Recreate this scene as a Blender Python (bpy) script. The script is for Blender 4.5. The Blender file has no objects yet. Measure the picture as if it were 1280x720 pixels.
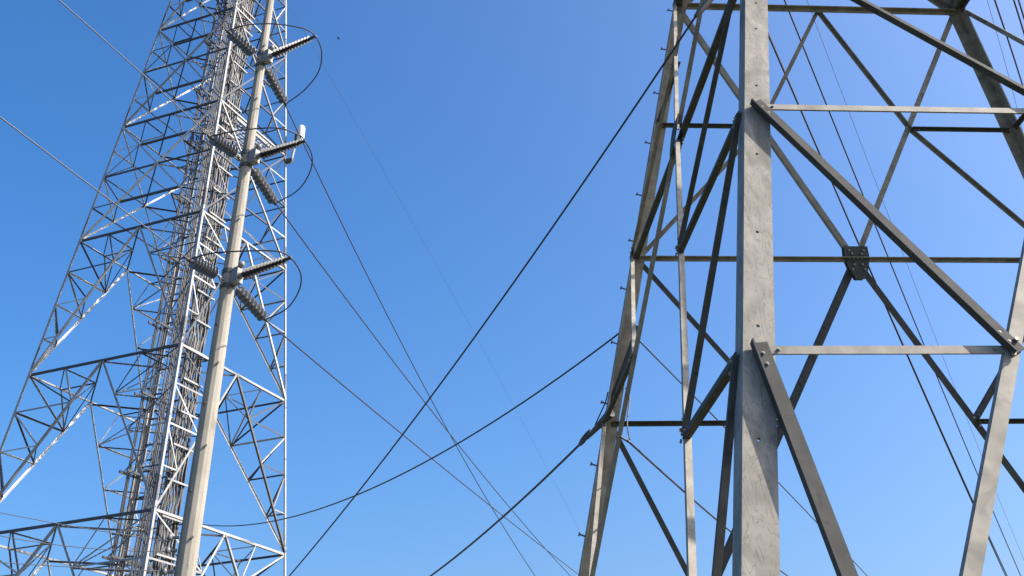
import bpy, math, random
from mathutils import Vector as V, Matrix

# ---------------------------------------------------------------- camera
scene = bpy.context.scene
COL = scene.collection
F_PX, PITCH, ROLL, PX, PY = 1295.358, 0.6721176, -0.0358825, 635.824, 22.460
cp, sp, cr, sr = math.cos(PITCH), math.sin(PITCH), math.cos(ROLL), math.sin(ROLL)
c_right0, c_up0, c_fwd = V((1, 0, 0)), V((0, -sp, cp)), V((0, cp, sp))
c_right = c_right0 * cr + c_up0 * sr
c_up = -c_right0 * sr + c_up0 * cr
cam_data = bpy.data.cameras.new('camera')
cam = bpy.data.objects.new('camera', cam_data)
COL.objects.link(cam)
m = Matrix((c_right, c_up, -c_fwd)).transposed().to_4x4()
cam.matrix_world = m
cam_data.sensor_width = 36.0
cam_data.lens = 36.0 * F_PX / 1280.0
cam_data.shift_x = (640.0 - PX) / 1280.0
cam_data.shift_y = (PY - 360.0) / 1280.0
cam_data.clip_start = 0.05
cam_data.clip_end = 6000
scene.camera = cam

# ---------------------------------------------------------------- sky and sun
SUN_AZ = math.radians(98)      # clockwise from +Y (camera heading)
SUN_EL = math.radians(42)
world = bpy.data.worlds.new('World')
scene.world = world
world.use_nodes = True
wn = world.node_tree
bg = wn.nodes['Background']
sky = wn.nodes.new('ShaderNodeTexSky')
sky.sky_type = 'NISHITA'
sky.sun_disc = False
sky.sun_elevation = SUN_EL
sky.sun_rotation = SUN_AZ
sky.altitude = 300
sky.air_density = 0.86
sky.dust_density = 5.6
sky.ozone_density = 4.3
hsv = wn.nodes.new('ShaderNodeHueSaturation')
hsv.inputs['Saturation'].default_value = 1.33
wn.links.new(sky.outputs['Color'], hsv.inputs['Color'])
wn.links.new(hsv.outputs['Color'], bg.inputs['Color'])
bg.inputs['Strength'].default_value = 0.15
sun_data = bpy.data.lights.new('sun', 'SUN')
sun_data.energy = 5.0
sun_data.angle = math.radians(0.53)
sun_data.color = (1.0, 0.93, 0.82)
sun = bpy.data.objects.new('sun', sun_data)
COL.objects.link(sun)
sd = V((math.sin(SUN_AZ) * math.cos(SUN_EL), math.cos(SUN_AZ) * math.cos(SUN_EL), math.sin(SUN_EL)))
sun.rotation_euler = sd.to_track_quat('Z', 'Y').to_euler()
sun.location = (10, -10, 30)
scene.view_settings.view_transform = 'Standard'
scene.view_settings.look = 'None'
scene.view_settings.exposure = 0.9
scene.view_settings.gamma = 1.0
scene.render.resolution_x, scene.render.resolution_y = 1024, 576
try:
    scene.render.filter_size = 1.5
except Exception:
    pass

rnd = random.Random(7)
GROUND = -1.72

# ---------------------------------------------------------------- materials
def mat(name, col, rough=0.6, metal=0.0, var=0.0, scale=6.0, stretch=(1, 1, 1), bump=0.0,
        dark=None, darkscale=3.0, darkamt=0.5, detail=6.0, distort=0.0):
    M = bpy.data.materials.new(name)
    M.use_nodes = True
    nt = M.node_tree
    b = nt.nodes['Principled BSDF']
    b.inputs['Roughness'].default_value = rough
    b.inputs['Metallic'].default_value = metal
    if var == 0 and dark is None and bump == 0:
        b.inputs['Base Color'].default_value = (*col, 1)
        return M
    tc = nt.nodes.new('ShaderNodeTexCoord')
    mp = nt.nodes.new('ShaderNodeMapping')
    mp.inputs['Scale'].default_value = stretch
    nt.links.new(tc.outputs['Object'], mp.inputs['Vector'])
    n1 = nt.nodes.new('ShaderNodeTexNoise')
    n1.inputs['Scale'].default_value = scale
    n1.inputs['Detail'].default_value = detail
    n1.inputs['Distortion'].default_value = distort
    nt.links.new(mp.outputs['Vector'], n1.inputs['Vector'])
    r = nt.nodes.new('ShaderNodeValToRGB')
    r.color_ramp.elements[0].position = 0.3
    r.color_ramp.elements[1].position = 0.7
    lo = [max(0, c * (1 - var)) for c in col]
    hi = [min(1, c * (1 + var)) for c in col]
    r.color_ramp.elements[0].color = (*lo, 1)
    r.color_ramp.elements[1].color = (*hi, 1)
    nt.links.new(n1.outputs['Fac'], r.inputs['Fac'])
    out = r.outputs['Color']
    if dark is not None:
        n2 = nt.nodes.new('ShaderNodeTexNoise')
        n2.inputs['Scale'].default_value = darkscale
        n2.inputs['Detail'].default_value = 8
        n2.inputs['Distortion'].default_value = 1.2
        nt.links.new(mp.outputs['Vector'], n2.inputs['Vector'])
        r2 = nt.nodes.new('ShaderNodeValToRGB')
        r2.color_ramp.elements[0].position = 0.56
        r2.color_ramp.elements[0].color = (0, 0, 0, 1)
        r2.color_ramp.elements[1].position = 0.72
        r2.color_ramp.elements[1].color = (darkamt, darkamt, darkamt, 1)
        nt.links.new(n2.outputs['Fac'], r2.inputs['Fac'])
        mx = nt.nodes.new('ShaderNodeMixRGB')
        mx.inputs['Color2'].default_value = (*dark, 1)
        nt.links.new(r2.outputs['Color'], mx.inputs['Fac'])
        nt.links.new(out, mx.inputs['Color1'])
        out = mx.outputs['Color']
    nt.links.new(out, b.inputs['Base Color'])
    if bump:
        bp = nt.nodes.new('ShaderNodeBump')
        bp.inputs['Strength'].default_value = bump
        bp.inputs['Distance'].default_value = 0.01
        nt.links.new(n1.outputs['Fac'], bp.inputs['Height'])
        nt.links.new(bp.outputs['Normal'], b.inputs['Normal'])
    return M


def steel_leg_mat():
    """weathered galvanised steel: cloudy zinc, smeared run marks, dull patches and rust specks"""
    M = mat('weathered_galvanised_leg', (0.255, 0.234, 0.197), 0.65, 0.0, 0.26, 6.0, (1, 1, 0.5), 0.2,
            dark=(0.11, 0.10, 0.08), darkscale=3.2, darkamt=1.0, detail=9, distort=1.4)
    nt = M.node_tree
    b = nt.nodes['Principled BSDF']
    src = b.inputs['Base Color'].links[0].from_socket
    tc = nt.nodes.new('ShaderNodeTexCoord')
    mp = nt.nodes.new('ShaderNodeMapping')
    mp.inputs['Scale'].default_value = (9, 9, 1.3)
    nt.links.new(tc.outputs['Object'], mp.inputs['Vector'])
    n = nt.nodes.new('ShaderNodeTexNoise')
    n.inputs['Scale'].default_value = 1.6
    n.inputs['Detail'].default_value = 3.2
    n.inputs['Distortion'].default_value = 2.5
    nt.links.new(mp.outputs['Vector'], n.inputs['Vector'])
    # thin contour lines of the noise = swirling drip lines of the zinc bath
    mt = nt.nodes.new('ShaderNodeMath'); mt.operation = 'MULTIPLY'; mt.inputs[1].default_value = 5.0
    fr = nt.nodes.new('ShaderNodeMath'); fr.operation = 'FRACT'
    nt.links.new(n.outputs['Fac'], mt.inputs[0]); nt.links.new(mt.outputs[0], fr.inputs[0])
    r = nt.nodes.new('ShaderNodeValToRGB')
    e = r.color_ramp.elements
    e[0].position = 0.0; e[0].color = (0.7, 0.7, 0.7, 1)
    e[1].position = 0.24; e[1].color = (0, 0, 0, 1)
    nt.links.new(fr.outputs[0], r.inputs['Fac'])
    mx = nt.nodes.new('ShaderNodeMixRGB')
    mx.inputs['Color2'].default_value = (0.10, 0.093, 0.08, 1)
    nt.links.new(r.outputs['Color'], mx.inputs['Fac'])
    nt.links.new(src, mx.inputs['Color1'])
    nt.links.new(mx.outputs['Color'], b.inputs['Base Color'])
    return M


M_LEG = steel_leg_mat()
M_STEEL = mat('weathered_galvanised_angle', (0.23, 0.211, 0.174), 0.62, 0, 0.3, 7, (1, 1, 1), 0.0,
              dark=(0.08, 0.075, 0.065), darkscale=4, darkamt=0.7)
M_STEELD = mat('shade_toned_galvanised_angle', (0.063, 0.063, 0.060), 0.7, 0, 0.25, 7, (1, 1, 1), 0.0,
               dark=(0.03, 0.03, 0.028), darkscale=9, darkamt=0.8)  # darker copy of the angle steel: shade of undersides put into the colour
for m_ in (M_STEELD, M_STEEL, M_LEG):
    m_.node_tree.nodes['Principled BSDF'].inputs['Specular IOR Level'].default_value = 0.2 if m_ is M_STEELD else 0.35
M_BOLT = mat('bolt_steel', (0.24, 0.23, 0.21), 0.5, 0.3)
M_HOLE = mat('dark_bore', (0.03, 0.03, 0.03), 0.9)
M_STEP = mat('step_bolt_steel', (0.16, 0.16, 0.17), 0.6)
M_ZINC = mat('bright_zinc_tube', (0.29, 0.29, 0.285), 0.5, 0.15, 0.10, 5)
M_ZINCB = mat('bright_zinc_angle', (0.24, 0.24, 0.235), 0.5, 0.15, 0.12, 5)
M_ZINCD = mat('shade_toned_zinc_angle', (0.06, 0.063, 0.07), 0.55, 0.15, 0.15, 5)  # darker copy of the zinc, shade of turned-away bars put into its colour
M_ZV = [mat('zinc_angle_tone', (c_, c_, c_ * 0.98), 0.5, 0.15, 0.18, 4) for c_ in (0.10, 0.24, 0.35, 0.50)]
M_CABLE = mat('black_feeder_cable', (0.03, 0.03, 0.035), 0.5)
M_FEED = mat('grey_feeder_cable', (0.095, 0.095, 0.095), 0.5, 0, 0.5, 1.5, (1, 1, 1))
M_WIRE = mat('dark_conductor', (0.035, 0.03, 0.045), 0.55)
M_WIREL = mat('aluminium_conductor', (0.13, 0.13, 0.14), 0.5, 0.3)
M_CONC = mat('pole_concrete', (0.27, 0.25, 0.212), 0.88, 0, 0.16, 5.0, (1, 1, 0.35), 0.25,
             dark=(0.13, 0.115, 0.09), darkscale=3.0, darkamt=0.75, detail=8)
M_PORC = mat('grey_porcelain', (0.135, 0.135, 0.14), 0.3, 0, 0.06, 4)
M_POST = mat('dark_polymer_post', (0.03, 0.03, 0.034), 0.5)
M_IRON = mat('galvanised_iron_fitting', (0.22, 0.22, 0.21), 0.55, 0.2, 0.2, 20)
M_DARKIRON = mat('dark_iron_band', (0.06, 0.06, 0.06), 0.6)
M_WHITE = mat('white_radome', (0.75, 0.75, 0.74), 0.4, 0, 0.04, 3)
M_GRATE = mat('platform_grating', (0.22, 0.21, 0.19), 0.6, 0.1, 0.25, 8)
M_BIRD = mat('dark_feathers', (0.03, 0.03, 0.03), 0.8)
M_GROUND = mat('dry_grass_ground', (0.055, 0.06, 0.028), 0.95, 0, 0.35, 0.8, (1, 1, 1), 0.3,
               dark=(0.08, 0.065, 0.04), darkscale=0.15, darkamt=0.8)

# ---------------------------------------------------------------- mesh helpers
class MB:
    def __init__(s):
        s.v, s.f, s.smooth = [], [], []

    def add(s, vs, fs, smooth=False):
        o = len(s.v)
        s.v += [tuple(v) for v in vs]
        s.f += [tuple(i + o for i in f) for f in fs]
        s.smooth += [smooth] * len(fs)

    def box(s, c, ax, ay, az):
        """c centre, ax/ay/az half vectors"""
        vs = [c + ax * i + ay * j + az * k for i in (-1, 1) for j in (-1, 1) for k in (-1, 1)]
        s.add(vs, [(0, 1, 3, 2), (4, 6, 7, 5), (0, 4, 5, 1), (2, 3, 7, 6), (0, 2, 6, 4), (1, 5, 7, 3)])

    def prism(s, prof, p0, p1, u, n, smooth=False):
        """extrude closed 2-D profile (list of (a,b) along u,n) from p0 to p1"""
        k = len(prof)
        a = [p0 + u * x + n * y for x, y in prof]
        b = [p1 + u * x + n * y for x, y in prof]
        fs = [(i, (i + 1) % k, k + (i + 1) % k, k + i) for i in range(k)]
        fs += [tuple(range(k))[::-1], tuple(range(k, 2 * k))]
        s.add(a + b, fs, smooth)

    def tube(s, pts, rad, seg=6, cap=True, smooth=True):
        pts = [V(p) for p in pts]
        n = len(pts)
        rads = rad if isinstance(rad, (list, tuple)) else [rad] * n
        t0 = (pts[1] - pts[0]).normalized()
        ref = V((0, 0, 1)) if abs(t0.z) < 0.95 else V((1, 0, 0))
        u = t0.cross(ref).normalized()
        vs = []
        for i, p in enumerate(pts):
            if i == 0: t = pts[1] - pts[0]
            elif i == n - 1: t = pts[-1] - pts[-2]
            else: t = pts[i + 1] - pts[i - 1]
            t = t.normalized()
            u = (u - t * u.dot(t)).normalized()
            w = t.cross(u)
            for k in range(seg):
                a = 2 * math.pi * k / seg
                vs.append(p + (u * math.cos(a) + w * math.sin(a)) * rads[i])
        fs = []
        for i in range(n - 1):
            for k in range(seg):
                k2 = (k + 1) % seg
                fs.append((i * seg + k, i * seg + k2, (i + 1) * seg + k2, (i + 1) * seg + k))
        s.add(vs, fs, smooth)
        if cap:
            s.add(vs[:seg], [tuple(range(seg))[::-1]])
            s.add(vs[-seg:], [tuple(range(seg))])

    def lathe(s, p0, ax, prof, seg=14, smooth=True):
        """revolve (dist along ax, radius) profile"""
        ax = ax.normalized()
        ref = V((0, 0, 1)) if abs(ax.z) < 0.9 else V((1, 0, 0))
        u = ax.cross(ref).normalized(); w = ax.cross(u)
        vs = []
        for d, r in prof:
            for k in range(seg):
                a = 2 * math.pi * k / seg
                vs.append(p0 + ax * d + (u * math.cos(a) + w * math.sin(a)) * max(r, 1e-4))
        fs = []
        for i in range(len(prof) - 1):
            for k in range(seg):
                k2 = (k + 1) % seg
                fs.append((i * seg + k, i * seg + k2, (i + 1) * seg + k2, (i + 1) * seg + k))
        s.add(vs, fs, smooth)
        s.add(vs[:seg], [tuple(range(seg))[::-1]])
        s.add(vs[-seg:], [tuple(range(seg))])

    def build(s, name, material, parent=None, org=None):
        o3 = org if org is not None else (root_loc(parent) if parent else V((0, 0, 0)))
        me = bpy.data.meshes.new(name)
        me.from_pydata([(a - o3.x, b - o3.y, c - o3.z) for a, b, c in s.v], [], s.f)
        me.polygons.foreach_set('use_smooth', s.smooth)
        me.materials.append(material)
        me.update()
        o = bpy.data.objects.new(name, me)
        COL.objects.link(o)
        if parent:
            o.parent = parent
        return o


def root_loc(o):
    l = V((0, 0, 0))
    while o:
        l = l + V(o.location); o = o.parent
    return l


def thing(name, label, cat, loc, group=None):
    o = bpy.data.objects.new(name, None)
    o.empty_display_size = 0.3
    COL.objects.link(o)
    o.location = loc
    tag(o, label, cat, group)
    return o


def tag(o, label, cat, group=None):
    o['label'] = label; o['category'] = cat
    if group: o['group'] = group
    return o


def own(mb, name, material, label, cat, base, group=None):
    """a thing that is one mesh, with its origin at base"""
    o = mb.build(name, material, None, V(base))
    o.location = base
    return tag(o, label, cat, group)


def lerp(a, b, t):
    return a * (1 - t) + b * t


def angle(name, p0, p1, n, w, t, pref, out, material, parent, off=0.0, trim=0.0, wo=None):
    """rolled angle section from p0 to p1.  n = face normal; one flange lies in the face, the other stands
    on the edge nearest to pref, along n*out."""
    d = (p1 - p0).normalized()
    if trim:
        p0, p1 = p0 + d * trim, p1 - d * trim
    nn = (n - d * n.dot(d)).normalized()
    u = nn.cross(d).normalized()
    if u.dot(pref) < 0: u = -u
    h = w / 2
    wo = wo or w
    if out > 0:
        prof = [(-h, 0), (h, 0), (h, wo), (h - t, wo), (h - t, t), (-h, t)]
    else:
        prof = [(-h, t), (h, t), (h, t - wo), (h - t, t - wo), (h - t, 0), (-h, 0)]
    mb = MB()
    mb.prism(prof, p0 + nn * off, p1 + nn * off, u, nn)
    return mb.build(name, material, parent)


class Tower:
    def __init__(s, cx, cy, yaw, w0, k):
        s.cx, s.cy, s.yaw, s.w0, s.k = cx, cy, yaw, w0, k

    def leg(s, i, z):
        a = s.yaw + (i % 4) * math.pi / 2
        h = (s.w0 - s.k * z) * math.sqrt(2)
        return V((s.cx + h * math.cos(a), s.cy + h * math.sin(a), z))

    def mid(s, i, j, z):
        return (s.leg(i, z) + s.leg(j, z)) / 2

    def normal(s, i, j):
        a, b, c = s.leg(i, 0), s.leg(j, 0), s.leg(i, 5)
        n = (b - a).cross(c - a).normalized()
        ctr = V((s.cx, s.cy, 0))
        if n.dot((a + b) / 2 - ctr) < 0: n = -n
        return n


UP, DOWN = V((0, 0, 1)), V((0, 0, -1))

# ---------------------------------------------------------------- ground
mb = MB()
N = 40
ext = [-3000, -800, -300] + [-120 + 240 * i / (N - 1) for i in range(N)] + [300, 800, 3000]
K = len(ext)
gv = [V((x, y, GROUND + (0.12 * math.sin(x * 0.13) * math.cos(y * 0.11) if max(abs(x), abs(y)) < 130 else 0) - 0.12))
      for y in ext for x in ext]
mb.add(gv, [(j * K + i, j * K + i + 1, (j + 1) * K + i + 1, (j + 1) * K + i) for j in range(K - 1) for i in range(K - 1)], True)
g = mb.build('ground', M_GROUND)
g['kind'] = 'structure'

# ================================================================ near pylon (right)
R = Tower(4.353595, 9.0, -2.263944, 4.042747, 0.238054)
A, X, C, B = 0, 1, 2, 3
Z0, Z05, Z1, Z2, Z3 = -1.72081, 1.88532, 3.61923, 5.40211, 8.66155
Z025 = (Z0 + Z05) / 2
ZH = (Z2 + Z3) / 2
Z4, Z5 = 11.2, 13.2
pylon = thing('lattice_pylon', 'big grey pylon of weathered flat angle steel with wide openings, filling the right side',
              'pylon', (R.cx, R.cy, GROUND))
FACES = [(A, X), (X, C), (C, B), (B, A)]
LW, LT = 0.16, 0.018

def leg_angle(T, i, za, zb, w, t, material, parent, name='leg', bore_z=()):
    """L section leg with its heel on the tower corner and its flanges in the two faces"""
    p0, p1 = T.leg(i, za), T.leg(i, zb)
    d = (p1 - p0).normalized()
    ua = (T.leg(i + 1, 0) - T.leg(i, 0)).normalized()
    ub = (T.leg(i - 1, 0) - T.leg(i, 0)).normalized()
    ua = (ua - d * ua.dot(d)).normalized(); ub = (ub - d * ub.dot(d)).normalized()
    prof = [(0, 0), (w, 0), (w, t), (t, t), (t, w), (0, w)]
    mb = MB()
    mb.prism(prof, p0, p1, ua, ub)
    o = mb.build(name, material, parent)
    return o, ua, ub, d

legs = {}
for i in (A, X, C, B):
    legs[i] = leg_angle(R, i, GROUND - 0.25, Z5, LW, LT, M_LEG if i == A else M_STEEL, pylon)

# step-bolt holes really drilled through the lit flange of the near leg
def drill(obj, cuts):
    mb = MB()
    for p, ax, r, ln in cuts:
        mb.lathe(p - ax * ln / 2, ax, [(0, r), (ln, r)], 12, False)
    cut = mb.build('bore_cutter', M_HOLE, pylon)
    mod = obj.modifiers.new('bores', 'BOOLEAN')
    mod.operation = 'DIFFERENCE'; mod.solver = 'EXACT'; mod.object = cut
    dg = bpy.context.evaluated_depsgraph_get()
    me = bpy.data.meshes.new_from_object(obj.evaluated_get(dg))
    obj.modifiers.clear()
    old = obj.data
    if len(me.polygons) > 10:
        obj.data = me
    bpy.data.objects.remove(cut, do_unlink=True)

bpy.context.view_layer.update()
la, ua, ub, dA = legs[A]
nAX = R.normal(A, X)
cuts = []
for z in (0.243, 0.843, 1.441, 2.040, 2.639, 3.228, 3.832, 4.415, 4.706, 5.3):
    p = R.leg(A, z) + ua * 0.075
    cuts.append((p, nAX, 0.0095, 0.12))
drill(la, cuts)

def onV(i, j, z):
    return lerp(R.leg(i, Z0), R.mid(i, j, Z2), (z - Z0) / (Z2 - Z0))

def onU(i, j, z):
    return lerp(R.mid(i, j, Z2), R.leg(i, Z3), (z - Z2) / (Z3 - Z2))

def brace(name, p0, p1, n, w, pref, out, material, off, ext=0.0, t=0.009, wo=None):
    d = (p1 - p0).normalized()
    o = angle(name, p0 - d * ext, p1 + d * ext, n, w, t, pref, out, material, pylon, off, 0.0, wo)
    if max(p0.z, p1.z) < 9.0 and min(p0.z, p1.z) > -1.0:
        sd = -1 if n.y > 0.3 else 1
        for q_ in (p0 + d * 0.035, p0 + d * 0.095, p1 - d * 0.035, p1 - d * 0.095):
            mbb = MB()
            f0 = q_ + n * (off + (t if sd > 0 else 0))
            mbb.lathe(f0, n * sd, [(0, 0.0095), (0.008, 0.0095), (0.008, 0.006), (0.013, 0.006)], 6, False)
            mbb.build('bolt', M_BOLT, o)
    return o

def ledge(i, j, z):
    """point on leg flange of leg i towards j at height z, inset from the heel"""
    p = R.leg(i, z)
    u = (R.leg(j, 0) - R.leg(i, 0)).normalized()
    return p + u * 0.085

for (i, j) in FACES:
    n = R.normal(i, j)
    near = (i, j) == (A, X)
    left = (i, j) == (B, A)
    far = (i, j) == (C, B)
    toward_cam = V((0, -1, 0))
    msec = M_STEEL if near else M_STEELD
    # through horizontals at the top of each panel
    for z, w in ((Z2, 0.058), (Z3, 0.07), (Z4, 0.08), (Z5, 0.08)):
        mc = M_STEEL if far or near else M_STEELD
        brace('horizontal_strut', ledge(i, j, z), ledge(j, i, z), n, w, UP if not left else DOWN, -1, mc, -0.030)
    for (a, b) in ((i, j), (j, i)):
        # main inverted V of the base panel
        vfoot, vtop = onV(a, b, Z0), R.mid(a, b, Z2)
        if near:
            brace('main_diagonal', lerp(vfoot, vtop, 0.02), lerp(vfoot, vtop, 0.985), n, 0.07, UP, -1, M_STEEL, 0.004)
        elif left:
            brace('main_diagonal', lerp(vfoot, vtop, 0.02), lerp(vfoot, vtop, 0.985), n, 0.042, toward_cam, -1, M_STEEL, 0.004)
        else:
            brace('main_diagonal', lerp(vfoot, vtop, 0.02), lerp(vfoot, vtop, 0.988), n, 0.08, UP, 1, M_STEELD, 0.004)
        # V of the second panel, standing on the middle of the strut
        ub_, ut_ = R.mid(a, b, Z2), ledge(a, b, Z3)
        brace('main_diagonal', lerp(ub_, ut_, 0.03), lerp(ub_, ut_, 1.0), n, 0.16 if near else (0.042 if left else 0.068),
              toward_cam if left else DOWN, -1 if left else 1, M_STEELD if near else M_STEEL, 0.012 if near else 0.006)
        # redundants of the base panel
        for z in (Z025, Z05, Z1):
            if near:
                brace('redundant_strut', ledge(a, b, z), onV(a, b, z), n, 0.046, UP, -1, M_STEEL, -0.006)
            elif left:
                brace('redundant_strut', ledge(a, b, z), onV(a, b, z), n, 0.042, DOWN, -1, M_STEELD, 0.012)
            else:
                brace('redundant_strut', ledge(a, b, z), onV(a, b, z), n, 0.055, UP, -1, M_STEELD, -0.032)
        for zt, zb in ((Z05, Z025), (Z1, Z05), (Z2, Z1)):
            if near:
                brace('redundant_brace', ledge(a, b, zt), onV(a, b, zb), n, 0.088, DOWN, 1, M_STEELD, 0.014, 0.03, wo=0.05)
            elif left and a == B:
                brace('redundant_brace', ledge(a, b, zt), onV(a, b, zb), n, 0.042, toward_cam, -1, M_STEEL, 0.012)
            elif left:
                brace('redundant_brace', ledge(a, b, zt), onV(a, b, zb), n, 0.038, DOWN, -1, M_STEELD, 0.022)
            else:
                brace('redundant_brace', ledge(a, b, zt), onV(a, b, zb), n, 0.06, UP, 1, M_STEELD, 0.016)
        # redundants of the second panel
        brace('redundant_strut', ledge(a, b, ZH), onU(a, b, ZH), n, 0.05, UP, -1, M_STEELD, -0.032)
        brace('redundant_brace', ledge(a, b, Z2), onU(a, b, ZH), n, 0.045 if left else 0.052, UP, -1, M_STEEL, 0.016)
        brace('redundant_brace', R.mid(a, b, Z3), onU(a, b, ZH), n, 0.045 if left else 0.052, UP, -1, M_STEEL, 0.016)
        # X panels above the frame
        for za, zb in ((Z3, Z4), (Z4, Z5)):
            brace('main_diagonal', ledge(a, b, za), ledge(b, a, zb), n, 0.09, UP, -1, M_STEEL, 0.006 if a == i else -0.012)
    # gusset plate at the middle of the main strut with bolt heads
    g0 = R.mid(i, j, Z2)
    e1 = (R.leg(j, 0) - R.leg(i, 0)).normalized()
    e2 = n.cross(e1)
    if e2.z < 0: e2 = -e2
    mb = MB()
    prof = [(-0.05, -0.235), (0.05, -0.235), (0.11, -0.13), (0.155, 0.02), (0.145, 0.16), (-0.145, 0.16), (-0.155, 0.02), (-0.11, -0.13)]
    mb.prism(prof, g0 - n * 0.052, g0 - n * 0.042, e1, e2)
    mb.prism(prof, g0 + n * 0.020, g0 + n * 0.030, e1, e2)
    gp = mb.build('gusset_plate', M_STEELD, pylon)
    for bx, by in [(-0.10, 0.02), (-0.05, 0.015), (0.0, 0.015), (0.05, 0.015), (0.10, 0.02), (-0.09, 0.11), (0.09, 0.11),
                   (-0.06, 0.07), (0.06, 0.07), (-0.05, -0.06), (0.05, -0.06), (-0.075, -0.12), (0.075, -0.12)]:
        bm_ = MB()
        bm_.lathe(g0 - n * 0.052 + e1 * bx + e2 * by, -n, [(0, 0.014), (0.012, 0.014)], 6, False)
        bm_.build('bolt', M_BOLT, gp)

# node plates where redundants meet the leg A and the near main diagonal
for (i, j) in ((A, X), (B, A), (C, B)):
    n = R.normal(i, j)
    for z in (Z05, Z1):
        for (a, b) in ((i, j), (j, i)):
            p = onV(a, b, z)
            dv = (R.mid(a, b, Z2) - R.leg(a, Z0)).normalized()
            s_ = n.cross(dv).normalized()
            side = -1 if n.dot(V((0, -1, 0))) < 0.2 and (i, j) == (C, B) else 1
            for q_ in (-0.05, 0.05):
                mbb = MB()
                mbb.lathe(p + dv * q_ + n * (0.026 if side > 0 else -0.036), n * side, [(0, 0.013), (0.012, 0.013)], 6, False)
                mbb.build('bolt', M_BOLT, pylon)

# step bolts of the left leg
lb, uaB, ubB, dB = legs[B]
for z in (0.35, 0.95, 1.55, 2.05, 2.53, 3.2, 3.82, 4.45, 5.05, 5.6, 6.15, 6.8, 7.45, 8.05, 8.6):
    p = R.leg(B, z) + uaB * 0.012 + ubB * 0.08
    nL = R.normal(B, A)
    ax = (nL + V((0, 0, 0.10))).normalized()
    mb = MB()
    mb.lathe(p - ax * 0.03, ax, [(0, 0.009), (0.165, 0.009), (0.165, 0.021), (0.180, 0.021)], 8, False)
    sb_ = mb.build('step_bolt', M_STEP, pylon)

# ================================================================ tall tower (left)
L = Tower(-10.43991, 30.0, -1.158914, 3.364815, 0.0746397)
Mm, P, Nn, Q = 0, 1, 2, 3
ZA, ZB, ZC, ZD, ZE = 23.15324, 18.96175, 14.7609, 10.60093, 6.43124
ZF = 2.255
tall = thing('lattice_tower', 'tall bright zinc lattice tower of slim tubes and struts standing behind the concrete pole',
             'tower', (L.cx, L.cy, GROUND))
TOP = 31.6
for i in (Mm, P, Nn, Q):
    lg = leg_angle(L, i, GROUND - 0.3, TOP, 0.076, 0.012, M_ZINC, tall)[0]
    # splice plates of the leg
    for z in (ZF + 0.5, ZE + 0.5, ZD + 0.5, ZC + 0.5, ZB + 0.5, ZA + 0.5):
        leg_angle(L, i, z - 0.3, z + 0.3, 0.070, 0.018, M_ZINC, lg, 'splice_plate')
LF = [(Mm, P), (P, Nn), (Nn, Q), (Q, Mm)]
small = []   # redundant members are collected, the 100 largest become parts

def lm(name, p0, p1, n, w, pref=UP, out=-1, material=None, off=0.0, trim=0.06):
    if material is None or material is M_ZINCB: material = rnd.choice(M_ZV)
    return angle(name, p0, p1, n, w, 0.008, pref, out, material, tall, off, trim)

def sub(p0, p1, n, w=0.055, material=None, out=-1):
    small.append((p0, p1, n, w * 0.62, material or (rnd.choice(M_ZV[1:]) if rnd.random() < 0.55 else M_ZINCD), out))

def qpt(a, b, t):
    return lerp(a, b, t)

def plan_level(z, size=1.0):
    """diamond of plan bracing at a main level"""
    mids = [L.mid(i, (i + 1) % 4, z) for i in range(4)]
    for k in range(4):
        lm('plan_brace', mids[k], mids[(k + 1) % 4], UP, 0.045, L.normal(k, (k + 1) % 4), -1, M_ZINCD, -0.05)
    for k in range(4):
        c = L.leg(k + 1, z)
        m0, m1 = mids[k], mids[(k + 1) % 4]
        a, b, d = (m0 + c) / 2, (m1 + c) / 2, (m0 + m1) / 2
        sub(a, b, UP, 0.05, M_ZINCD); sub(a, d, UP, 0.05); sub(b, d, UP, 0.05, M_ZINCD)

levels = [ZF, ZE, ZD, ZC, ZB, ZA, 27.35, TOP]
for z in levels[:-1]:
    for (i, j) in LF:
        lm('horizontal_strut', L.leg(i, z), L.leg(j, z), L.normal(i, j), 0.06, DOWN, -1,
           M_ZINCD if (i, j) in ((Q, Mm), (P, Nn)) else M_ZINC, -0.02, 0.1)  # shade painted by face: dark copy on Q-M and P-N, pale zinc elsewhere
    plan_level(z)

def kpanel(zb, zt):
    zs = [lerp(zt, zb, k / 4) for k in range(5)]
    nodes = {}
    for (i, j) in LF:
        n = L.normal(i, j)
        top = L.mid(i, j, zt)
        for (a, b) in ((i, j), (j, i)):
            foot = L.leg(a, zb)
            lm('main_diagonal', foot, top, n, 0.058, DOWN, -1, M_ZINCD if (a, b) == (Mm, P) and zb > 8 else (M_ZV[3] if (i, j) == (Nn, Q) else M_ZINCB), 0.0)  # N-Q face takes the lightest tone, sunlight put into its colour
            vn = [lerp(top, foot, k / 4) for k in range(5)]
            nodes[(a, b)] = vn
            for k in (1, 2, 3):
                sub(L.leg(a, zs[k]), vn[k], n, 0.07 if k == 1 else 0.06)
                sub(L.leg(a, zs[k - 1]), vn[k], n, 0.06)
            sub((L.leg(a, zt) + top) / 2, vn[1], n, 0.055)
    for i in range(4):   # hip braces between the two faces that share a leg
        f1, f2 = nodes[(i, (i + 1) % 4)], nodes[(i, (i - 1) % 4)]
        for k in (1, 2, 3):
            sub(f1[k], f2[k], UP, 0.05, M_ZINCD)
        c = (L.mid(i, (i + 1) % 4, zt) + L.mid(i, (i - 1) % 4, zt)) / 2
        sub(c, f1[1], UP, 0.045, M_ZINCD); sub(c, f2[1], UP, 0.045, M_ZINCD)

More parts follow.
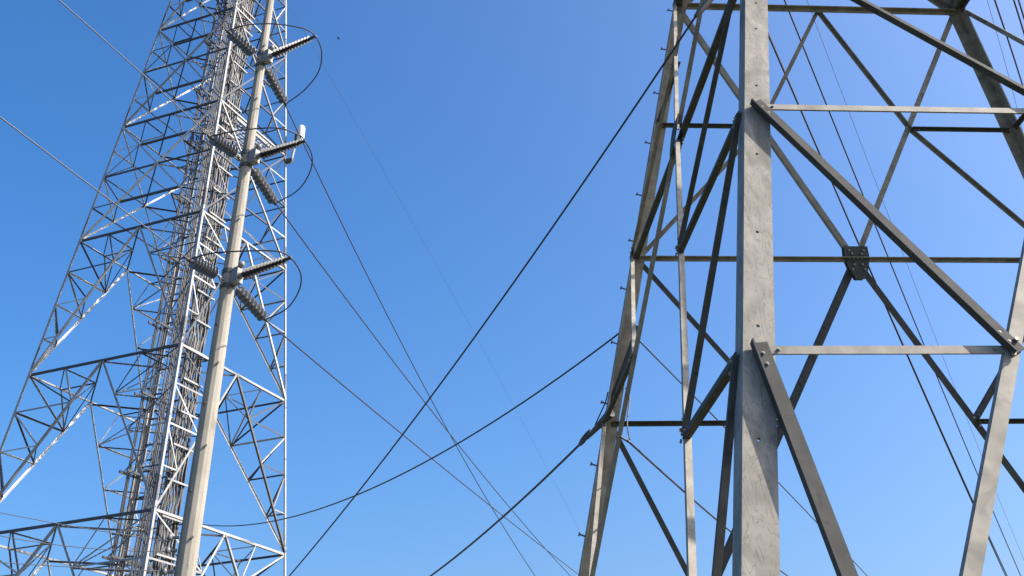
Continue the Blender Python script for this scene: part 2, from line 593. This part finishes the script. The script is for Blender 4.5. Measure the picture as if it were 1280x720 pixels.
def xpanel(zb, zt):
    zs = [lerp(zt, zb, k / 4) for k in range(5)]
    cen, arms = {}, {}
    for (i, j) in LF:
        n = L.normal(i, j)
        # crossing point of the two diagonals
        w1 = (L.leg(i, zb) - L.leg(j, zb)).length; w2 = (L.leg(i, zt) - L.leg(j, zt)).length
        tc = w1 / (w1 + w2)
        c = lerp(L.leg(i, zb), L.leg(j, zt), tc)
        cen[(i, j)] = c
        lm('main_diagonal', L.leg(i, zb), L.leg(j, zt), n, 0.052, DOWN, -1, M_ZINCD if i == Mm else (M_ZV[3] if i == Nn else M_ZINCB), 0.0)  # N-Q diagonals coloured pale to carry the sun on that face
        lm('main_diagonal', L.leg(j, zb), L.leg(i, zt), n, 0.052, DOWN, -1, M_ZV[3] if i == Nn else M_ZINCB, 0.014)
        for a, b in ((i, j), (j, i)):
            up = (L.leg(a, zt) + c) / 2; lo = (L.leg(a, zb) + c) / 2
            arms[(a, b)] = (up, lo)
            hm = L.leg(a, c.z)
            lm('horizontal_strut', hm, c, n, 0.045, DOWN, -1, M_ZINCD, -0.02, 0.05)
            for p in (up, lo):
                sub(L.leg(a, p.z), p, n, 0.06)
                sub(hm, p, n, 0.05)
        for k in (0, 1):
            small_w = 0.064 if (i, j) in ((Q, Mm), (P, Nn)) else 0.045
            lm('horizontal_strut', arms[(i, j)][k], arms[(j, i)][k], n, small_w, DOWN, -1, M_ZINCD, -0.03, 0.03)
    for i in range(4):
        j, h = (i + 1) % 4, (i - 1) % 4
        for k in (0, 1):
            sub(arms[(i, j)][k], arms[(i, h)][k], UP, 0.05, M_ZINCD)
        f1 = cen[(i, j)]; f2 = cen[(h, i)]
        sub(f1, f2, UP, 0.07, M_ZINCD)

xpanel(27.35, TOP)
xpanel(ZA, 27.35)
xpanel(ZB, ZA)
xpanel(ZC, ZB)
kpanel(ZD, ZC)
kpanel(ZE, ZD)
kpanel(ZF, ZE)
# foot panel down to the ground
for (i, j) in LF:
    for a, b in ((i, j), (j, i)):
        lm('main_diagonal', L.leg(a, GROUND + 0.1), L.mid(i, j, ZF), L.normal(i, j), 0.105, DOWN, -1, M_ZINCB, 0.0)

def pix(p):
    d = p.dot(c_fwd)
    return (PX + F_PX * p.dot(c_right) / d, PY - F_PX * p.dot(c_up) / d) if d > 0.1 else (-9e3, -9e3)

def vis(s):
    a, b = pix(s[0]), pix(s[1])
    mx, my = (a[0] + b[0]) / 2, (a[1] + b[1]) / 2
    if not (-40 < mx < 420 and -20 < my < 740): return -1
    return math.hypot(a[0] - b[0], a[1] - b[1]) * s[3]

small.sort(key=vis, reverse=True)
for k, (p0, p1, n, w, mt_, out) in enumerate(small[:98]):
    angle('redundant_brace', p0, p1, n, w, 0.008, UP, out, mt_, tall, -0.03, 0.03)
for mt_ in M_ZV + [M_ZINCD]:
    mb = MB()
    for (p0, p1, n, w, m2, out) in small[98:]:
        if m2 is not mt_: continue
        d = (p1 - p0).normalized()
        nn = (n - d * n.dot(d)).normalized()
        u = nn.cross(d).normalized()
        if u.dot(UP) < 0: u = -u
        h, t = w / 2, 0.008
        mb.prism([(-h, t), (h, t), (h, t - w), (h - t, t - w), (h - t, 0), (-h, 0)], p0 + d * 0.03 - nn * 0.03, p1 - d * 0.03 - nn * 0.03, u, nn)
    o = mb.build('fine_bracing', mt_, tall)
    o['kind'] = 'stuff'

# climbing ladder with hoops and feeder cables up the middle
axx, axy = L.cx, L.cy
e1 = (L.leg(P, 0) - L.leg(Mm, 0)).normalized()       # along the M-P face, away from the camera
e2 = V((-e1.y, e1.x, 0))                              # into the tower
ctr = V((axx, axy, 0))
ld = bpy.data.objects.new('climbing_ladder', None)
mbr = MB()
for s in (-0.22, 0.22):
    mbr.box(ctr + e1 * s + V((0, 0, (TOP + GROUND) / 2)), e1 * 0.02, e2 * 0.035, UP * ((TOP - GROUND) / 2))
z = GROUND + 0.3
while z < TOP:
    mbr.tube([ctr - e1 * 0.22 + V((0, 0, z)), ctr + e1 * 0.22 + V((0, 0, z))], 0.013, 5)
    z += 0.3
ladder = mbr.build('climbing_ladder', M_ZINCB, tall)
mbr = MB()
z = 1.2
while z < TOP:
    pts = [ctr + e1 * (0.38 * math.cos(a)) - e2 * (0.05 + 0.68 * max(0, math.sin(a))) + V((0, 0, z)) for a in [math.pi * k / 10 for k in range(11)]]
    for q_ in range(10):
        mbr.box((pts[q_] + pts[q_ + 1]) / 2, (pts[q_ + 1] - pts[q_]) / 2, UP * 0.025, ((pts[q_ + 1] - pts[q_]).normalized().cross(UP)) * 0.004)
    z += 0.7
for a in [math.pi * k / 6 for k in range(7)]:
    p = ctr + e1 * (0.38 * math.cos(a)) - e2 * (0.055 + 0.68 * max(0, math.sin(a)))
    mbr.box(p + V((0, 0, (TOP + 1.2) / 2)), e1 * 0.015, e2 * 0.004, UP * ((TOP - 1.2) / 2))
mbr.build('cage', M_ZINCD, ladder)
for k in range(7):
    off = e1 * (-0.75 + 0.07 * k + rnd.uniform(-.015, .015)) + e2 * rnd.uniform(-0.1, 0.05)
    mb = MB()
    mb.tube([ctr + off + V((rnd.uniform(-.012, .012), rnd.uniform(-.012, .012), zz)) for zz in [GROUND + 0.2 + 1.4 * q_ for q_ in range(24)]], rnd.choice((0.016, 0.02, 0.024)), 6)
    mb.build('feeder_cable', M_CABLE, tall)
for k in range(6):
    off = e1 * (0.36 + 0.07 * k + rnd.uniform(-.015, .015)) + e2 * rnd.uniform(-0.1, 0.1)
    mb = MB()
    mb.tube([ctr + off + V((rnd.uniform(-.012, .012), rnd.uniform(-.012, .012), zz)) for zz in [GROUND + 0.2 + 1.4 * q_ for q_ in range(24)]], rnd.choice((0.016, 0.02, 0.024)), 6)
    mb.build('feeder_cable', M_CABLE if k % 3 else M_FEED, tall)

# feeder ladder on the inside of the M-P face close to the near leg, with its sagging grey cables
nMP = L.normal(Mm, P)
def fpt(z, s, dep):
    return L.leg(Mm, z) + e1 * s - nMP * dep
fl = MB()
for s in (0.62, 1.22):
    p0, p1 = fpt(GROUND + 0.2, s, 0.25), fpt(TOP, s, 0.25)
    d = (p1 - p0).normalized()
    fl.prism([(-0.02, -0.03), (0.02, -0.03), (0.02, 0.03), (-0.02, 0.03)], p0, p1, e1, nMP)
tray = fl.build('cable_ladder', M_ZINCD, tall)
z = 0.4
k = 0
while z < TOP - 0.3:
    fl = MB()
    c = fpt(z, 0.92, 0.17)
    fl.box(c, e1 * 0.40, UP * 0.022, nMP * 0.018)
    if k < 36:
        fl.build('rung', M_ZINC, tray)
    z += 0.86
    k += 1
for k in range(20):
    s0 = 0.55 + 0.037 * k
    ph, am = rnd.uniform(0, 6.28), rnd.uniform(0.015, 0.05)
    dep = 0.22 + (k % 3) * 0.05
    pts = []
    zz = GROUND + 0.3
    q_ = 0
    while zz < TOP:
        pts.append(fpt(zz, s0 + am * math.sin(zz * 2 * math.pi / 0.86 + ph) + 0.02 * math.sin(zz * 1.3 + ph), dep + 0.03 * math.sin(zz * 3.1 + ph)))
        zz += 0.215
    mb = MB()
    mb.tube(pts, rnd.choice((0.017, 0.021, 0.025)), 5)
    mb.build('feeder_cable', M_FEED if k % 4 else M_CABLE, tall)
# second group of dark straight cables between near leg and tray
for k in range(5):
    mb = MB()
    s0 = 0.18 + 0.075 * k
    pts = [fpt(zz, s0 + rnd.uniform(-.012, .012), 0.5 + rnd.uniform(-.02, .02)) for zz in [GROUND + 0.3 + 1.3 * q_ for q_ in range(26)]]
    mb.tube(pts, 0.018, 6)
    mb.build('feeder_cable', M_CABLE, tall)

# cable clusters' horizontal carriers at several heights
for z in [ZE + 2.08 * k for k in range(11)]:
    mb = MB()
    p = ctr + V((0, 0, z - 0.4))
    mb.box(p - e2 * 0.14, e1 * 0.95, UP * 0.03, e2 * 0.02)
    mb.box(p + e2 * 0.12, e1 * 0.95, UP * 0.03, e2 * 0.02)
    mb.build('cable_carrier', M_ZINCD, tall)
    mb = MB()
    q0 = fpt(z - 0.4, 0.1, 0.55); 
    mb.box(lerp(q0, p - e1 * 0.9, 0.5), (p - e1 * 0.9 - q0) / 2, UP * 0.025, e1 * 0.01 + e2 * 0.01)
    mb.build('cable_carrier', M_ZINCD, tall)

# rest platforms
def platform(c, a, b, name='platform'):
    mb = MB()
    nb = 10
    la_, lb_ = a.length, b.length
    for k in range(int(lb_ / 0.06)):
        p = c - b + b * (2 * (k + 0.5) / int(lb_ / 0.06))
        mb.box(p, a, b.normalized() * 0.009, UP * 0.02)
    for k in range(int(la_ / 0.12)):
        p = c - a + a * (2 * (k + 0.5) / int(la_ / 0.12))
        mb.box(p - UP * 0.032, b, a.normalized() * 0.012, UP * 0.012)
    o = mb.build(name, M_GRATE, tall)
    mb = MB()
    for s in (-1, 1):
        mb.box(c + b * s, a, b.normalized() * 0.03, UP * 0.075)
        mb.box(c + a * s, a.normalized() * 0.03, b * 0.97, UP * 0.072)
    mb.build('frame', M_ZINCB, o)

zP = ZB + 0.06
cP = lerp(L.leg(Mm, zP), L.leg(P, zP), 0.60) - nMP * 0.95
platform(V((cP.x, cP.y, zP)), e1 * 1.15, V((nMP.x, nMP.y, 0)).normalized() * 0.72)
platform(ctr + V((0, 0, 4.6)) - e1 * 1.2, e1 * 0.9, e2 * 0.5)

# panel antenna outside the right leg
bp = L.leg(P, 18.75)
ant = thing('panel_antenna', 'small white panel antenna on a thin pipe clamped to the tall tower right leg', 'antenna', bp + V((0.1, -0.1, 0)))
od = V((0.985, -0.17, 0))
mb = MB(); mb.tube([bp + od * 0.16 + V((0, 0, -0.1)), bp + od * 0.30 + V((0, 0, 1.05))], 0.045, 10); mb.build('pipe', M_ZINC, ant)
mb = MB(); mb.box(bp + od * 0.08, od * 0.14, V((0.17, 0.985, 0)) * 0.07, UP * 0.07); mb.build('bracket', M_DARKIRON, ant)
mb = MB()
cc = bp + od * 0.42 + V((0, 0, 1.02))
mb.lathe(cc - UP * 0.38, UP, [(0, 0.04), (0.03, 0.10), (0.10, 0.125), (0.62, 0.125), (0.70, 0.11), (0.76, 0.05)], 14)
mb.build('radome', M_WHITE, ant)
mb = MB(); mb.box(bp + od * 0.28 + V((0, 0, 0.92)), od * 0.07, V((0.17, 0.985, 0)) * 0.05, UP * 0.14); mb.build('clamp', M_DARKIRON, ant)

# small floodlight on the back leg
fb = L.leg(Nn, 10.75) + V((0.12, -0.35, 0))
fl_ = thing('floodlight', 'small pale cone floodlight fixed low on the back leg of the tall tower', 'floodlight', fb)
mb = MB(); mb.lathe(fb - UP * 0.25, UP, [(0, 0.06), (0.30, 0.17), (0.33, 0.17), (0.33, 0.0)], 12); mb.build('shade', M_WHITE, fl_)
mb = MB(); mb.tube([fb + UP * 0.08, fb + V((-0.10, 0.30, 0.16))], 0.025, 6); mb.build('arm', M_DARKIRON, fl_)

# ================================================================ concrete pole
PB = V((-6.30, 21.08, GROUND))
ptop = 19.6
pole = thing('utility_pole', 'pale many-sided concrete pole carrying three sets of ribbed insulators in front of the tall tower', 'utility pole', PB)
def prad(z):
    return 0.2355 - 0.0071 * (z + 1.72)
mb = MB()
A8 = math.radians(-92)
NS = 12
vs = []
zz_ = [GROUND - 0.4, 2, 5, 8, 11, 14, 17, ptop]
for z in zz_:
    r = prad(z)
    for k in range(NS):
        a = A8 + k * 2 * math.pi / NS
        # small chamfer at every arris
        for da in (-0.03, 0.03):
            vs.append(V((PB.x + r * math.cos(a + da), PB.y + r * math.sin(a + da), z)))
W2 = 2 * NS
fs = [(j * W2 + k, j * W2 + (k + 1) % W2, (j + 1) * W2 + (k + 1) % W2, (j + 1) * W2 + k) for j in range(len(zz_) - 1) for k in range(W2)]
fs.append(tuple(range((len(zz_) - 1) * W2, len(zz_) * W2)))
mb.add(vs, fs)
mb.build('shaft', M_CONC, pole)
camdir = V((0.287, -0.957, 0))
sidew = V((-0.957, -0.287, 0))
z = 4.6
k = 0
while z < 19:
    r = prad(z)
    a = math.radians(-72 - 40 * (1 if k % 2 else -0.2))
    ax = V((math.cos(a), math.sin(a), 0))
    mb = MB(); mb.lathe(V((PB.x, PB.y, z)) + ax * (r * 0.9), ax, [(0, 0.018), (r * 0.12 + 0.012, 0.018), (r * 0.12 + 0.012, 0.028), (r * 0.12 + 0.03, 0.028)], 8, False)
    mb.build('climbing_bolt', M_DARKIRON, pole)
    z += 0.82; k += 1

def bell_string(p0, p1, n, name='suspension_insulator'):
    """n porcelain bells on a string from the pole end p0 to the line end p1"""
    ax = (p1 - p0).normalized(); ln = (p1 - p0).length
    mb = MB(); mb.tube([p0, p1], 0.018, 8)
    root = mb.build(name, M_IRON, pole)
    a, b = 0.13, ln - 0.10
    pitch = (b - a) / n
    for k in range(n):
        q0 = p0 + ax * (a + pitch * k)
        mb = MB()
        mb.lathe(q0, ax, [(0.0, 0.045), (0.40 * pitch, 0.05), (0.44 * pitch, 0.08), (0.50 * pitch, 0.122), (0.56 * pitch, 0.135), (0.63 * pitch, 0.133),
                          (0.60 * pitch, 0.10), (0.66 * pitch, 0.045), (0.98 * pitch, 0.028)], 20, False)
        mb.build('bell', M_PORC, root)
    mb = MB()
    mb.lathe(p1 - ax * 0.10, ax, [(0, 0.02), (0.02, 0.045), (0.10, 0.045), (0.16, 0.02)], 10)
    mb.build('line_clamp', M_DARKIRON, root)

def post(p0, p1, n, name='post_insulator'):
    ax = (p1 - p0).normalized(); ln = (p1 - p0).length
    prof = [(0, 0.055), (0.12, 0.055), (0.12, 0.05)]
    a, b = 0.14, ln - 0.16
    pit = (b - a) / n
    for k in range(n):
        s = a + pit * k
        R_ = 0.118 - 0.04 * k / n
        prof += [(s, 0.04), (s + 0.40 * pit, 0.04), (s + 0.52 * pit, R_), (s + 0.60 * pit, R_), (s + 0.66 * pit, 0.04)]
    prof += [(b, 0.045)]
    mb = MB(); mb.lathe(p0, ax, prof, 18, False)
    o = mb.build(name, M_POST, pole)
    mb = MB(); mb.lathe(p0 + ax * (ln - 0.17), ax, [(0, 0.042), (0.17, 0.035), (0.2, 0.02)], 10); mb.build('end_fitting', M_DARKIRON, o)
    mb = MB(); mb.lathe(p0 - ax * 0.03, ax, [(0, 0.085), (0.05, 0.085), (0.05, 0.058), (0.14, 0.058)], 12); mb.build('base_fitting', M_IRON, o)

def unproj(px, py):
    return c_fwd + c_right * ((px - PX) / F_PX) - c_up * ((py - PY) / F_PX)

def onz(px, py, z):
    d = unproj(px, py)
    return d * (z / d.z)

JUMP = {}
SETS = [  # attach z, left end, low end, post end (world)
    (15.69, V((-6.896, 19.885, 15.74)), V((-5.946, 22.603, 15.36)), V((-4.76, 20.08, 15.62))),
    (12.77, V((-6.922, 20.045, 12.81)), V((-5.903, 22.654, 12.46)), V((-4.77, 20.23, 12.71))),
    (9.76, V((-6.911, 20.078, 9.79)), V((-5.763, 22.552, 9.45)), V((-4.74, 20.00, 9.71)))]
for si, (za, le, lo, ri) in enumerate(SETS):
    c = V((PB.x, PB.y, za)); r = prad(za)
    # steel band round the shaft and the yoke plate
    for dz in (-0.17, 0.17):
        mb = MB()
        ring = []
        for s_, rr in ((dz - 0.05, r + 0.004), (dz - 0.05, r + 0.02), (dz + 0.05, r + 0.02), (dz + 0.05, r + 0.004)):
            for k in range(NS):
                a = A8 + k * 2 * math.pi / NS
                ring.append(c + V((rr * math.cos(a), rr * math.sin(a), s_)))
        mb.add(ring, [(j * NS + k, j * NS + (k + 1) % NS, ((j + 1) % 4) * NS + (k + 1) % NS, ((j + 1) % 4) * NS + k) for j in range(4) for k in range(NS)])
        yk = mb.build('pole_band', M_DARKIRON, pole)
    dr = V((ri.x - c.x, ri.y - c.y, 0)).normalized()
    dl = V((le.x - c.x, le.y - c.y, 0)).normalized()
    dw = V((lo.x - c.x, lo.y - c.y, 0)).normalized()
    mb = MB()
    mb.box(c + dr * (r + 0.11), dr * 0.10, V((-dr.y, dr.x, 0)) * 0.09, UP * 0.16)
    mb.box(c + dr * (r + 0.10) + UP * 0.16, dr * 0.075, V((-dr.y, dr.x, 0)) * 0.06, UP * 0.06)
    mb.build('mounting_bracket', M_IRON, yk)
    mb = MB()
    mb.lathe(c + dr * (r + 0.16) + UP * 0.22, (dr + UP).normalized(), [(0, 0.04), (0.03, 0.075), (0.09, 0.075), (0.13, 0.03)], 10)
    mb.build('cap_nut', M_BOLT, yk)
    mb = MB()
    for dd in (dl, dw):
        mb.tube([c + dd * (r * 0.8) - UP * 0.05, c + dd * (r + 0.14) - UP * 0.02], 0.03, 8)
        mb.tube([c + dd * (r * 0.9) - UP * 0.16, c + dd * (r + 0.10) - UP * 0.05], 0.022, 8)
    mb.build('eye_bolt', M_IRON, yk)
    bell_string(c + dl * (r + 0.10), le, 8)
    bell_string(c + dw * (r + 0.10) - UP * 0.03, lo, 8)
    post(c + dr * (r + 0.20), ri, 12)

# hardware for the low service wires
for z in (4.05, 4.40, 4.62):
    mb = MB()
    mb.tube([V((PB.x - 0.18, PB.y - 0.10, z)), V((PB.x - 0.34, PB.y - 0.14, z))], 0.03, 8)
    mb.lathe(V((PB.x - 0.34, PB.y - 0.14, z - 0.05)), UP, [(0, 0.03), (0.02, 0.06), (0.08, 0.045), (0.12, 0.02)], 10)
    mb.build('pin_insulator', M_PORC, pole)

def catmull(pts, n=8):
    out = []
    P_ = [pts[0] * 2 - pts[1]] + pts + [pts[-1] * 2 - pts[-2]]
    for i in range(1, len(P_) - 2):
        for k in range(n):
            t = k / n
            a, b, c, d = P_[i - 1], P_[i], P_[i + 1], P_[i + 2]
            out.append(0.5 * ((2 * b) + (c - a) * t + (2 * a - 5 * b + 4 * c - d) * t * t + (3 * b - a - 3 * c + d) * t ** 3))
    out.append(pts[-1])
    return out

JP = [[(310, 31), (345, 30), (380, 36)], [(300, 163), (345, 160), (372, 168)], [(262, 317), (300, 314), (345, 314)]]
JP2 = [[(402, 65), (398, 90), (380, 113)], [(390, 195), (387, 216), (372, 238)], [(376, 343), (373, 365), (358, 386)]]
words = ['top', 'middle', 'lowest']
for si, (za, le, lo, ri) in enumerate(SETS):
    pts = [le]
    for k, q_ in enumerate(JP[si]):
        pts.append(onz(q_[0], q_[1], za + 0.02 - 0.02 * k))
    pts.append(ri)
    for k, q_ in enumerate(JP2[si]):
        pts.append(onz(q_[0], q_[1], lerp(ri.z, lo.z, (k + 1) / 4) - 0.05 * (k == 1)))
    pts.append(lo)
    mb = MB(); mb.tube(catmull(pts), 0.016, 6)
    own(mb, 'jumper_wire', M_WIRE, 'black jumper wire looping round the %s dark post insulator of the concrete pole' % words[si],
        'wire', le, 'jumper loops on the concrete pole')

# ================================================================ overhead wires
def span(name, S, az, z0, mm, kk, length, rad, material, label, cat='wire', group='overhead wires crossing the sky', start=0.0, n=40, first=None):
    h = V((math.sin(math.radians(az)), math.cos(math.radians(az)), 0))
    pts = []
    for i in range(n + 1):
        s = start + (length - start) * i / n
        pts.append(V((S[0], S[1], 0)) + h * s + V((0, 0, z0 + mm * s + kk * s * s)))
    if first is not None: pts = [first] + pts
    mb = MB(); mb.tube(pts, rad, 6)
    return own(mb, name, material, label, cat, pts[0], group)

CW = 'power_line'
span(CW, (-6.896, 19.885), 197, 15.74, 0.0, -0.012, 14, 0.012, M_WIREL, 'short pale conductor reaching the top left insulator of the concrete pole')
span(CW, (-6.922, 20.045), 197, 12.82, -0.003, -0.0035, 26, 0.0125, M_WIREL, 'pale conductor from the top edge of the photo to the middle left insulator')
span(CW, (-6.911, 20.078), 197, 9.793, 0.0, 0.0002, 26, 0.0125, M_WIREL, 'pale conductor running from the left edge of the photo to the lowest left insulator')
span(CW, (-5.946, 22.603), 12, 15.324, -0.2874, 0.00292, 52, 0.0165, M_WIRE, 'steepest dark conductor leaving the top insulator set of the concrete pole to the lower right')
span(CW, (-5.903, 22.654), 13, 12.48, -0.105, 0.00115, 52, 0.0165, M_WIRE, 'dark conductor leaving the middle insulator set of the concrete pole to the lower right')
span(CW, (-5.763, 22.552), 14, 9.437, 0.0018, 0.00037, 52, 0.0165, M_WIRE, 'dark conductor leaving the lowest insulator set of the concrete pole to the lower right')
span('shield_wire', (-6.443, 23.289), 11, 19.40, -0.042, -0.0005, 60, 0.0048, M_WIREL, 'hair thin faint wire slanting down the open sky right of the tall tower')
W6 = span(CW, (1.365, 5.953), 332, 4.687, -0.2995, 0.00773, 15, 0.0085, M_WIRE, 'thick dark cable slanting from high on the pylon to the bottom of the tall tower')
span('service_cable', (1.342, 12.076), 326, 4.842, -0.1280, 0.01206, 15.8, 0.0105, M_WIRE, 'dark sagging cable from the pylon left leg that flattens out towards the concrete pole')
span('service_cable', (1.130, 9.811), 25, 3.785, -0.0316, -0.00095, 26, 0.008, M_WIRE, 'upper thin cable running right and down from the pylon left leg behind the near leg')
W8 = span('service_cable', (0.923, 11.876), 340, 3.683, -0.075, 0.0055, 14, 0.0135, M_WIRE, 'thick cable from the pylon left leg to the bottom middle of the photo')
span('service_cable', (1.001, 10.179), 20, 2.925, 0.0172, 0.00233, 18, 0.011, M_WIRE, 'lower thick cable running right and down from the pylon left leg behind the near leg', first=onV(B, A, 2.98) + V((0.02, -0.03, 0)))
span(CW, (4.544, 14.516), 25, 11.007, -0.2266, 0.00178, 34, 0.017, M_WIRE, 'left wire of the close dark pair behind the pylon centre gusset', group='paired wires behind the pylon', start=-3)
span(CW, (4.60, 14.65), 25.1, 10.96, -0.2246, 0.00178, 34, 0.017, M_WIRE, 'right wire of the close dark pair behind the pylon centre gusset', group='paired wires behind the pylon', start=-3)
span(CW, (4.656, 13.605), 25, 11.068, -0.2520, 0.00230, 34, 0.014, M_WIRE, 'single dark wire just right of the close pair, behind the pylon', start=-3)
span('shield_wire', (6.853, 18.581), 25, 15.337, -0.3326, 0.00335, 34, 0.006, M_WIREL, 'faint hair-thin wire right of the dark wires behind the pylon', start=-3)
span(CW, (8.281, 13.810), 29, 10.907, 0.0, 0.03, 8, 0.015, M_WIRE, 'dark wire at the top right corner seen left of the corner pair', start=-2)
span(CW, (8.62, 13.832), 29, 11.0, 0.0, 0.03, 8, 0.015, M_WIRE, 'left wire of the dark pair in the top right corner', group='paired wires in the top right corner', start=-2)
span(CW, (8.70, 13.832), 29, 11.0, 0.0, 0.03, 8, 0.015, M_WIRE, 'right wire of the dark pair in the top right corner', group='paired wires in the top right corner', start=-2)
span('shield_wire', (11.12, 18.822), 27, 15.0, -0.117, 0.0209, 8, 0.006, M_WIREL, 'faint hair-thin wire in the top right corner left of the dark ones', start=-2)
span('service_wire', (-6.603, 20.986), 250, 4.392, -0.0462, 0.0317, 4.2, 0.007, M_WIREL, 'thin wire sagging to the concrete pole foot from the left, middle of three', group='service wires at the lower left')
span('service_wire', (-6.550, 21.002), 250, 4.062, -0.0027, 0.00655, 6, 0.007, M_WIREL, 'thin nearly level wire at the very bottom left, lowest of three', group='service wires at the lower left')
span('service_wire', (-6.627, 20.978), 250, 4.558, 0.0878, 0.0094, 6, 0.007, M_WIREL, 'thin wire rising most steeply to the left edge, topmost of three', group='service wires at the lower left')

# dead-end grip of the thick cable on the near leg
pA = R.leg(A, 5.25)
pW = V((1.365, 5.953, 4.687))
grip = MB(); grip.tube([lerp(pA, pW, 0.02), lerp(pA, pW, 0.9), pW], [0.022, 0.026, 0.014], 8)
grip.build('dead_end_grip', M_DARKIRON, W6)
hh = V((math.sin(math.radians(340)), math.cos(math.radians(340)), 0))
w8 = V((0.923, 11.876, 3.683))
grip = MB()
grip.tube([w8 + V((0.06, -0.1, 0.03)), w8, w8 + hh * 0.55 + V((0, 0, -0.05))], [0.05, 0.045, 0.02], 8)
loop = [w8 + hh * (0.62 + 0.13 * math.cos(a)) + V((0.05 * math.sin(a), 0, -0.03 + 0.07 * math.sin(a))) for a in [2 * math.pi * k / 12 for k in range(13)]]
grip.tube(loop, 0.016, 6)
def atd(px, py, dist):
    d = unproj(px, py)
    return d * (dist / math.hypot(d.x, d.y))
grip.tube(catmull([atd(744, 531, 11.95), atd(750, 518, 11.85), atd(757, 502, 11.8), atd(760, 490, 11.8)]), 0.008, 6)
grip.tube(catmull([atd(782, 485, 11.0), atd(787, 498, 10.9), atd(784, 528, 10.7), atd(787, 549, 10.2)]), 0.008, 6)
grip.tube([w8, w8 + V((0.42, -0.5, 0.85))], 0.030, 8)
grip.build('line_clamp', M_DARKIRON, W8)

# ---------------------------------------------------------------- bird
bc = unproj(423, 48) * 150
bird = MB()
bird.lathe(bc + V((-0.16, 0, -0.02)), V((1, 0.2, 0.15)), [(0, 0.01), (0.06, 0.05), (0.18, 0.065), (0.28, 0.04), (0.34, 0.03), (0.38, 0.005)], 8)
for s in (-1, 1):
    r0, r1, tip = bc + V((0.0, 0.03 * s, 0.03)), bc + V((-0.04, 0.22 * s, 0.10)), bc + V((-0.14, 0.42 * s, 0.05))
    vs = []
    for p, ch in ((r0, 0.11), (r1, 0.09), (tip, 0.015)):
        vs += [p + V((ch, 0, 0.006)), p + V((-ch, 0, 0.006)), p + V((-ch, 0, -0.006)), p + V((ch, 0, -0.006))]
    bird.add(vs, [(a + k, a + (k + 1) % 4, a + 4 + (k + 1) % 4, a + 4 + k) for a in (0, 4) for k in range(4)] + [(0, 1, 2, 3), (11, 10, 9, 8)])
own(bird, 'bird', M_BIRD, 'tiny dark bird flying in the open blue sky right of the tall tower top', 'bird', bc)
